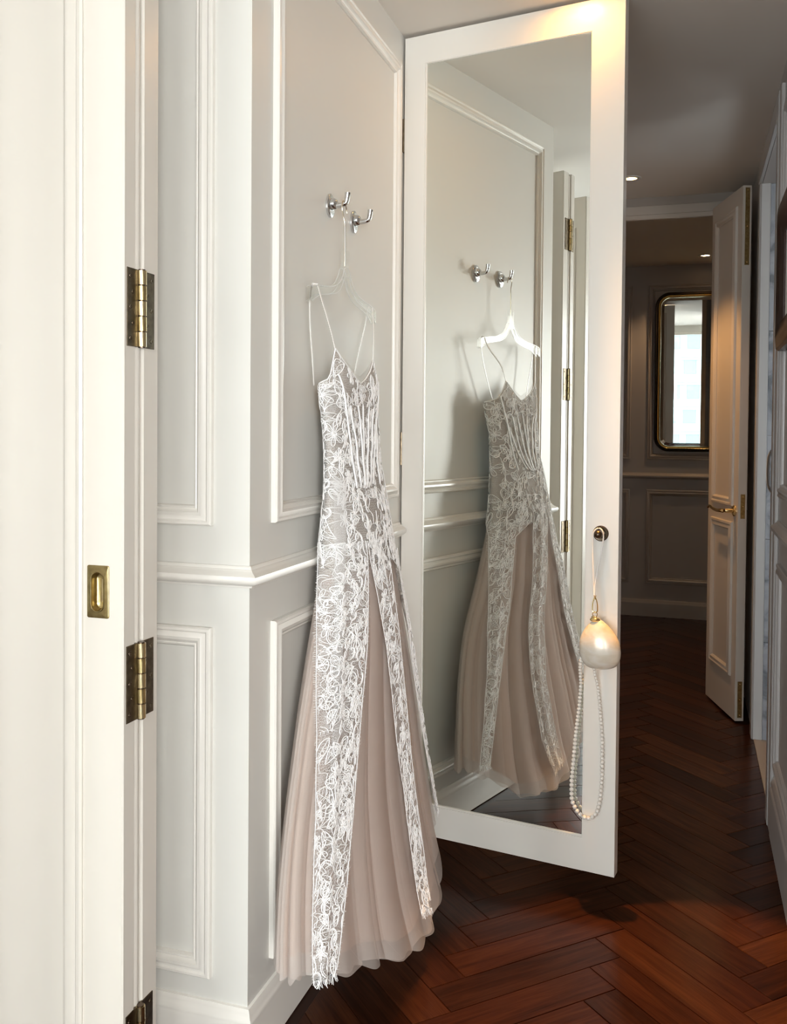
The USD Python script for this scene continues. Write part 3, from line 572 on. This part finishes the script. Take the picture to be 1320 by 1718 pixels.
# corded lace motifs: real threads laid on the lace
def motif(r_, size):
    """list of 2-D polylines in metres"""
    kind = r_.choice(['leaf', 'flower', 'scroll', 'fan', 'loop'], p=[.34, .2, .22, .14, .10]); a = r_.uniform(0, 2*np.pi); out = []
    t = np.linspace(0, 1, 13)
    if kind == 'leaf':
        w_ = size*r_.uniform(.22, .34); bend = r_.uniform(-.25, .25)*size
        cx = (t-.5)*size; cy = bend*np.sin(np.pi*t)
        for s in (1, -1): out.append((np.c_[cx, cy+s*w_*np.sin(np.pi*t**.85)], 1.25))
        out.append((np.c_[cx*.9, cy*.9], .7))
        for q in np.linspace(.22, .8, r_.integers(3, 6)):
            for s in (1, -1):
                x = (q-.5)*size; h = w_*np.sin(np.pi*q**.85); u = np.linspace(0, 1, 4)
                out.append((np.c_[x+u*.12*size, bend*np.sin(np.pi*q)+s*h*u*.92], .5))
    elif kind == 'flower':
        n = r_.integers(4, 7); rr = size*.5
        for q in range(n):
            b = 2*np.pi*q/n+r_.uniform(-.15, .15); u = np.linspace(-1, 1, 11); lr = rr*(1-u**2)**.5*r_.uniform(.85, 1.1)
            out.append((np.c_[np.cos(b+u*.42)*lr, np.sin(b+u*.42)*lr], 1.1))
            out.append((np.c_[np.cos(b)*rr*np.array([.15, .4, .7]), np.sin(b)*rr*np.array([.15, .4, .7])], .5))
        u = np.linspace(0, 2*np.pi, 9); out.append((np.c_[np.cos(u), np.sin(u)]*size*.12, 1.0))
    elif kind == 'scroll':
        u = np.linspace(0, 1, 18); rad = size*.55*(1-u*.72); b = u*r_.uniform(3.2, 5.2); out.append((np.c_[np.cos(b)*rad, np.sin(b)*rad], 1.35))
        out.append((np.c_[np.cos(b)*rad*.8, np.sin(b)*rad*.8], .8))
    elif kind == 'fan':
        n = r_.integers(4, 7)
        for q in np.linspace(-.8, .8, n):
            u = np.linspace(0, 1, 7); out.append((np.c_[np.cos(q*u)*u*size*.8, np.sin(q*u**1.3)*u*size*.7], .95))
    else:
        u = np.linspace(0, 2*np.pi, 15); e = r_.uniform(.4, .8); out.append((np.c_[np.cos(u)*size*.45, np.sin(u)*size*.45*e], 1.15)); out.append((np.c_[np.cos(u)*size*.3, np.sin(u)*size*.3*e], .7))
    ca, sa = math.cos(a), math.sin(a); Rm = np.array([[ca, sa], [-sa, ca]])
    return [(c @ Rm, w_) for c, w_ in out]
def lay(inside, place, area, n, seed, smin, smax, r0):
    r_ = np.random.default_rng(seed); pts = []; curves, rad = [], []; PA = np.zeros((n+1, 3)); SA = np.zeros(n+1)
    tries = 0
    while len(pts) < n and tries < n*60:
        tries += 1
        th_, z_ = r_.uniform(*area[0]), r_.uniform(*area[1])
        if not inside(th_, z_, .0): continue
        p = S(th_, z_); sz = r_.uniform(smin, smax)
        if pts and (np.linalg.norm(PA[:len(pts)]-p, axis=1) < .31*(sz+SA[:len(pts)])).any(): continue
        PA[len(pts)] = p; SA[len(pts)] = sz
        pts.append((p, sz)); l = float(Lth(th_, z_))
        for c, w_ in motif(r_, sz):
            tt, zz_ = th_+c[:, 0]/l, z_+c[:, 1]*1.15
            ok = np.array([inside(a, b, 0.) for a, b in zip(tt, zz_)])
            if ok.sum() < 3: continue
            i0 = np.argmax(ok); run = ok[i0:]; i1 = i0+(np.argmin(run) if not run.all() else len(run))
            if i1-i0 < 3: continue
            curves.append(place(tt[i0:i1], zz_[i0:i1])); rad.append(r0*w_)
    # linking vines between neighbours
    for i, (p, s1) in enumerate(pts):
        d = sorted((np.linalg.norm(p-q), j) for j, (q, _) in enumerate(pts) if j > i)[:3]
        for dist, j in d:
            if dist > .05: continue
            q = pts[j][0]
            t0_, z0_ = inv(p); t1_, z1_ = inv(q); u = np.linspace(0, 1, 8); l = float(Lth(t0_, z0_))
            wob = .006*np.sin(u*np.pi*2+i); tt = t0_+(t1_-t0_)*u+wob/l; zz_ = z0_+(z1_-z0_)*u+.006*np.sin(u*np.pi)
            if all(inside(a, b, 0.) for a, b in zip(tt, zz_)): curves.append(place(tt, zz_)); rad.append(r0*.8)
    return curves, rad
def inv(P):
    z_ = P[2]; return math.degrees(math.atan2((P[0]-fx(z_))/fb(z_)-1, -(P[1]-fy(z_))/fa(z_))), z_
nthreads = 0
def threads(parent, inside, place, area, n, seed, smin, smax, r0=.00085):
    global nthreads
    c, r_ = lay(inside, place, area, n, seed, smin, smax, r0)
    nthreads += sum(len(q) for q in c)*8
    obj('lace_motifs', tubes(c, r_, 4, cap=False), THREAD, parent, smooth=True, kind='stuff', label='white corded floral lace threads')
threads(lb, lambda t, z, e: -40 < t < 225 and (1.04 if t < 98 else .99) < z < neck(t)-.002 and not (56 < t < 112 and 1.17 < z < 1.36), lambda t, z: S(t, z, .0065+bust(t, z)), ((-40, 225), (1.0, 1.49)), 165, 5, .028, .055, .0013)
threads(lb, lambda t, z, e: 52 < t < 116 and 1.17 < z < 1.36, lambda t, z: S(t, z, .006+bust(t, z)), ((52, 116), (1.17, 1.36)), 60, 6, .014, .024, .0008)
for key, n, seed in (('a', 210, 31), ('b', 120, 32), ('c', 130, 33)):
    t0, t1, zt, zb, off, pr = panels[key]
    def inside(t, z, e, t0=t0, t1=t1, zt=zt, zb=zb):
        a, b = t0(z), t1(z)
        return a <= t <= b and zb(.5)-.012 < z < zt+.005
    def place(t, z, t0=t0, t1=t1, off=off):
        k = (t-t0(z))/np.maximum(t1(z)-t0(z), 1e-3); return S(t, z, off(k, z)+.0015)
    zlo = float(zb(.5)); lo = min(t0(q) for q in np.linspace(zlo, zt, 30)); hi = max(t1(q) for q in np.linspace(zlo, zt, 30))
    threads(pr, inside, place, ((lo, hi), (zlo, zt)), n, seed, .022, .052, .00115)
    # eyelash fringe and corded edges
    r_ = np.random.default_rng(seed+50); cs, rs = [], []
    q = np.linspace(zt, zlo, 160)
    for side, tf in ((-1, t0), (1, t1)):
        cs.append(place(tf(q), q)); rs.append(.0011)
        for zq in np.arange(zlo, zt, .0042):
            l = float(Lth(tf(zq), zq)); ln = r_.uniform(.002, .0065); p0 = place(tf(zq), zq); p1 = S(tf(zq)+side*ln/l, zq-r_.uniform(-.002, .004), .008+r_.uniform(0, .003))
            cs.append(np.linspace(p0, p1, 3)); rs.append(.00045)
    ks = np.linspace(0, 1, 26)
    for kq in ks:
        zq = float(zb(kq)); tq = t0(zq)+(t1(zq)-t0(zq))*kq; p0 = place(np.array(tq), np.array(zq)); cs.append(np.array([p0, p0+[.001, r_.uniform(-.003, .003), -.006], p0+[.003, r_.uniform(-.006, .006), -r_.uniform(.010, .018)]])); rs.append(.0007)
    obj('eyelash_fringe', tubes(cs, rs, 4), THREAD, pr, smooth=True, kind='stuff', label='fine eyelash fringe along the lace edge')
print('thread tris', nthreads)
# doubled seam band running down the near lace panel
zb_ = np.array([1.197, 1.132, 1.003, .879, .700, .60]); ta_ = np.array([7, 10, 11, 18.6, 29, 31.]); tb_ = np.array([35, 32.5, 26, 29, 35.8, 36.])
z = np.linspace(1.197, .60, 60)[None, :]; k = np.linspace(0, 1, 8)[:, None]; ia = lambda q, a: np.interp(q, zb_[::-1], a[::-1])
th = ia(z, ta_)+(ia(z, tb_)-ia(z, ta_))*k
P = S(th, z+0*k, .0095+.001*np.sin(k*40)+bust(th, z))
obj('seam_band', meshof(P), SEAM, gw, smooth=True, label='white doubled lace band down the near side')
# corset boning
bones = [([34, 49, 54, 57.7], [1.43, 1.341, 1.253, 1.17]), ([56, 61, 65.3, 66.9], [1.362, 1.32, 1.274, 1.175]), ([73.5, 77, 77.7, 70], [1.362, 1.33, 1.288, 1.170]), ([86.3, 84.5, 82, 72.3], [1.368, 1.32, 1.274, 1.168]),
         ([100.3, 97, 93.3, 74.7], [1.362, 1.32, 1.274, 1.168]), ([113.3, 109, 104.8, 79.9], [1.362, 1.32, 1.274, 1.170]), ([128.9, 118, 109, 91.6], [1.345, 1.29, 1.245, 1.175]), ([137, 127, 120, 112], [1.43, 1.341, 1.253, 1.17])]
for tt, zz_ in bones:
    q = bez(np.c_[tt, zz_, np.zeros(len(tt))], 40); c = S(q[:, 0], q[:, 1], .0075+bust(q[:, 0], q[:, 1]))
    obj('boning', tubes([c], [np.r_[.0010, np.full(38, .0026), .0010]], 6), BONE, gw, smooth=True)
# neckline edging
q = np.linspace(-60, 240, 260)
obj('neckline_edge', tubes([S(q, neck(q), .004+bust(q, neck(q)))], [.0016], 6), THREAD, gw, smooth=True)
# straps: ribbons over the hanger arms
def ribbon(pts, w_, n=40):
    c = bez(pts, n); t_ = np.gradient(c, axis=0); t_ /= np.linalg.norm(t_, axis=1, keepdims=True); sd = np.cross(t_, np.array([1., 0, 0])); sd /= np.linalg.norm(sd, axis=1, keepdims=True)+1e-9
    nn = np.cross(sd, t_); h = .0006
    loops = np.stack([c+sd*w_/2+nn*h, c-sd*w_/2+nn*h, c-sd*w_/2-nn*h, c+sd*w_/2-nn*h], 1); return meshof_closed(loops)
def meshof_closed(P): v_, f_ = grid_mesh(P, True); return (v_, np.vstack([f_[:, [0, 2, 1]], f_[:, [0, 3, 2]]]))
tipL, tipR = S(34., 1.488, .004), S(120., 1.478, .004)
obj('strap', ribbon([tipL, tipL+(-.006, -.012, .04), (HXc+.008, HYc-.176, 1.612), (HXc+.006, HYc-.182, 1.626), (HXc, HYc-.185, 1.6300), (HXc-.007, HYc-.188, 1.625), (HXc-.009, HYc-.189, 1.602), (-.812, 1.925, 1.46), (-.812, 1.935, 1.405)], .0055), SATIN, gw, smooth=40)
obj('strap', ribbon([tipR, tipR+(-.004, .016, .04), (HXc+.008, HYc+.186, 1.612), (HXc+.006, HYc+.189, 1.6255), (HXc, HYc+.191, 1.6295), (HXc-.007, HYc+.190, 1.625), (HXc-.009, HYc+.186, 1.600), (-.812, 2.215, 1.48), (-.812, 2.175, 1.41)], .0055), SATIN, gw, smooth=40)
# sheer plunge insert
t = np.linspace(36, 118, 40)[:, None]; r = np.linspace(0, 1, 8)[None, :]; top = np.interp(t, [36, 60, 85, 102, 118], [1.49, 1.462, 1.432, 1.455, 1.478]); z = neck(t)+(top-neck(t))*r
obj('plunge_mesh', meshof(S(t+0*z, z, .0015)), SHEER, gw, smooth=True, label='sheer mesh insert in the plunging neckline')

# ------------------------------------------------------------------ corridor door leaf
a0 = np.array([.2139, 4.3955, 0]); ld = np.array([-.27787, .96062, 0]); ln = np.array([-.96062, -.27787, 0]); LL = .4257
def lbox(s0, s1, n0, n1, z0, z1, ch=.002):
    m = box(s0, n0, z0, s1, n1, z1, ch); Mm = frame_tf(a0, ld, ln, ZZ); m = moved(m, Mm); m.fix_normals(); return m
lpt = lambda s, n, z: a0+ld*s+ln*n+np.array([0, 0, z])
cd = thing('corridor_door', 'open panelled door leaf with brass lever handle in the corridor', 'door', a0)
obj('leaf', lbox(0, LL, -.040, 0, .010, 2.414), CDOOR, cd)
for z0, z1 in ((.200, .905), (.975, 2.335)):
    m = mould(lpt(.060+.30, 0, z0), -ld, (0, 0, 1), .30, z1-z0, [(0, .004), (.004, .010), (.012, .012), (.018, .008), (.024, .009), (.032, .012), (.040, .004)])
    if (np.cross(-ld, ZZ) @ ln) < 0: m = mould(lpt(.060, 0, z0), ld, (0, 0, 1), .30, z1-z0, [(0, .004), (.004, .010), (.012, .012), (.018, .008), (.024, .009), (.032, .012), (.040, .004)])
    obj('leaf_moulding', m, CDOOR, cd)
lv = obj('lever_handle', tubes([bez([lpt(.045, 0, .957), lpt(.045, .03, .957), lpt(.047, .048, .957), lpt(.06, .053, .957), (lpt(.12, .053, .953)), lpt(.19, .053, .957), lpt(.235, .053, .965), lpt(.255, .053, .957)], 44)], [np.interp(np.linspace(0, 1, 44), [0, .3, 1], [.010, .009, .006])], 12), GOLD, cd, label='polished brass lever handle')
mrose = moved(lathe([(0, 0), (.025, 0), (.025, .004), (.020, .008), (.012, .010), (0, .010)], 28), frame_tf(lpt(.045, 0, .957), ld, ZZ, ln)); mrose.fix_normals()
obj('rose', mrose, GOLD, lv)
lv2 = obj('lever_handle', tubes([bez([lpt(.045, -.04, .957), lpt(.045, -.05, .957), lpt(.06, -.056, .957), lpt(.16, -.056, .955)], 30)], [.007], 10), BRONZE, cd)
mr2 = moved(lathe([(0, 0), (.028, 0), (.028, .004), (.012, .010), (0, .010)], 24), frame_tf(lpt(.045, -.04, .957), ld, ZZ, -ln)); mr2.fix_normals()
obj('rose', mr2, BRONZE, lv2)
for nm, z0, z1 in (('latch_plate', .925, 1.035), ('flush_bolt', .025, .19), ('flush_bolt', 2.06, 2.404)):
    pl_ = obj(nm, lbox(-.0015, .001, -.031, -.011, z0, z1, .0005), BRASS, cd, label='brass plate in the door edge')
    for zq in (z0+.012, (z0+z1)/2, z1-.012):
        sc = trimesh.creation.icosphere(subdivisions=1, radius=.0042); sc.apply_translation(lpt(-.0016, -.021, zq)); obj('screw', sc, GOLD, pl_)

# ------------------------------------------------------------------ far mirror with rounded corners
fm = thing('rounded_mirror', 'rounded rectangular brass framed mirror on the far wall', 'mirror', (.06, YF, 1.74))
MC, MW, MH = (.062, YF-.004, 1.742), .60, 1.12
TILT = math.radians(1.9)
Mf = frame_tf(MC, (1, 0, 0), (0, -math.sin(TILT), math.cos(TILT)), (0, -math.cos(TILT), -math.sin(TILT)))
def rloop(w, h, r, d): q = rrect(w, h, r, 14); return np.c_[q, np.full(len(q), d)]
def rframe(ls):
    P = np.array(ls+[ls[0]]); v_, f_ = grid_mesh(P, True); m = trimesh.Trimesh(v_, np.vstack([f_[:, [0, 1, 2]], f_[:, [0, 2, 3]]]), process=False); m = moved(m, Mf); m.fix_normals(); return m
D0 = .028
obj('outer_frame', rframe([rloop(MW, MH, .10, -.0), rloop(MW, MH, .10, D0), rloop(MW-.012, MH-.012, .095, D0+.010), rloop(MW-.030, MH-.030, .086, D0+.006), rloop(MW-.034, MH-.034, .084, -.0)]), plain('dark_mirror_frame', (.05, .04, .035), .2, .6), fm)
obj('brass_frame', rframe([rloop(MW-.034, MH-.034, .084, 0), rloop(MW-.034, MH-.034, .084, D0+.004), rloop(MW-.044, MH-.044, .079, D0+.014), rloop(MW-.056, MH-.056, .074, D0+.006), rloop(MW-.064, MH-.064, .070, D0+.010), rloop(MW-.076, MH-.076, .064, D0+.001), rloop(MW-.078, MH-.078, .063, 0)]), GOLD, fm, label='polished brass inner frame')
gl = [rloop(MW-.07, MH-.07, .065, D0-.004), rloop(MW-.122, MH-.122, .045, D0)]
P = np.array(gl); v_, f_ = grid_mesh(P, True); n = len(gl[0])
ff = list(f_[:, [0, 1, 2]])+list(f_[:, [0, 2, 3]])+[[n, n+a, n+a+1] for a in range(1, n-1)]
mg = moved(trimesh.Trimesh(v_, np.array(ff), process=False), Mf)
if (mg.face_normals[:, 1]*mg.area_faces).sum() > 0: mg.invert()
obj('mirror_glass', mg, MIRROR, fm, smooth=False, label='bevelled mirror glass')

# ------------------------------------------------------------------ picture on the right wall
pf = thing('picture_frame', 'dark wood picture frame with white mount at the right edge', 'picture', (XR, 2.95, 1.55))
fy0, fy1, fz0, fz1 = 2.30, 3.07, 1.56, 2.00
obj('frame', mould((XR, fy1, fz0), (0, -1, 0), (0, 0, 1), fy1-fy0, fz1-fz0, [(0, .022), (.006, .030), (.03, .034), (.07, .028), (.09, .018)]), WOOD_DARK, pf)
obj('mount', box(XR-.012, fy0+.085, fz0+.085, XR-.001, fy1-.085, fz1-.085), PAPER, pf)

# ------------------------------------------------------------------ recessed ceiling lamps
def downlight(x, y, label, lumin, colr, vis=12., rad=.030, cone=None, tilt=(0., 0.), soft=.5):
    d = thing('downlight', label, 'ceiling lamp', (x, y, ZC), group=None)
    tr = lathe([(rad, -.004), (rad+.016, -.004), (rad+.018, -.0015), (rad+.018, 0), (rad, 0)], 36); tr.apply_translation((x, y, ZC)); tr.fix_normals()
    obj('trim_ring', tr, TRIM, d)
    disc = trimesh.creation.cylinder(radius=rad*.96, height=.002, sections=36); disc.apply_translation((x, y, ZC-.0012))
    obj('lamp_lens', disc, glow(f'lamp_glow_{len([k for k in used if "lamp_lens" in k])}', colr, vis), d, label='lit lamp lens')
    l = UsdLux.SphereLight.Define(stage, str(d.GetPath())+'/lamp'); l.CreateRadiusAttr(.02); l.CreateIntensityAttr(lumin); l.CreateColorAttr(Gf.Vec3f(*colr)); l.AddTranslateOp().Set(Gf.Vec3d(0, 0, -.03))
    s_ = UsdLux.ShapingAPI.Apply(l.GetPrim()); s_.CreateShapingConeAngleAttr(cone or 34.); s_.CreateShapingConeSoftnessAttr(soft)
    l.AddRotateXYZOp().Set(Gf.Vec3f(-tilt[0], tilt[1], 0))
WARM = (1.0, .46, .09)
q = dpt(.555, .075, 0)
downlight(q[0], q[1], 'warm ceiling lamp close to the top of the mirrored door', 20000., WARM, vis=170., cone=14.8, tilt=(10., -7.), soft=.3)
downlight(-.277, 4.463, 'warm ceiling lamp above the corridor before the doorway', 3200., (1, .52, .18), cone=42.)
downlight(.087, 6.50, 'warm ceiling lamp in front of the far mirror', 1000., (1, .66, .36), cone=62.)
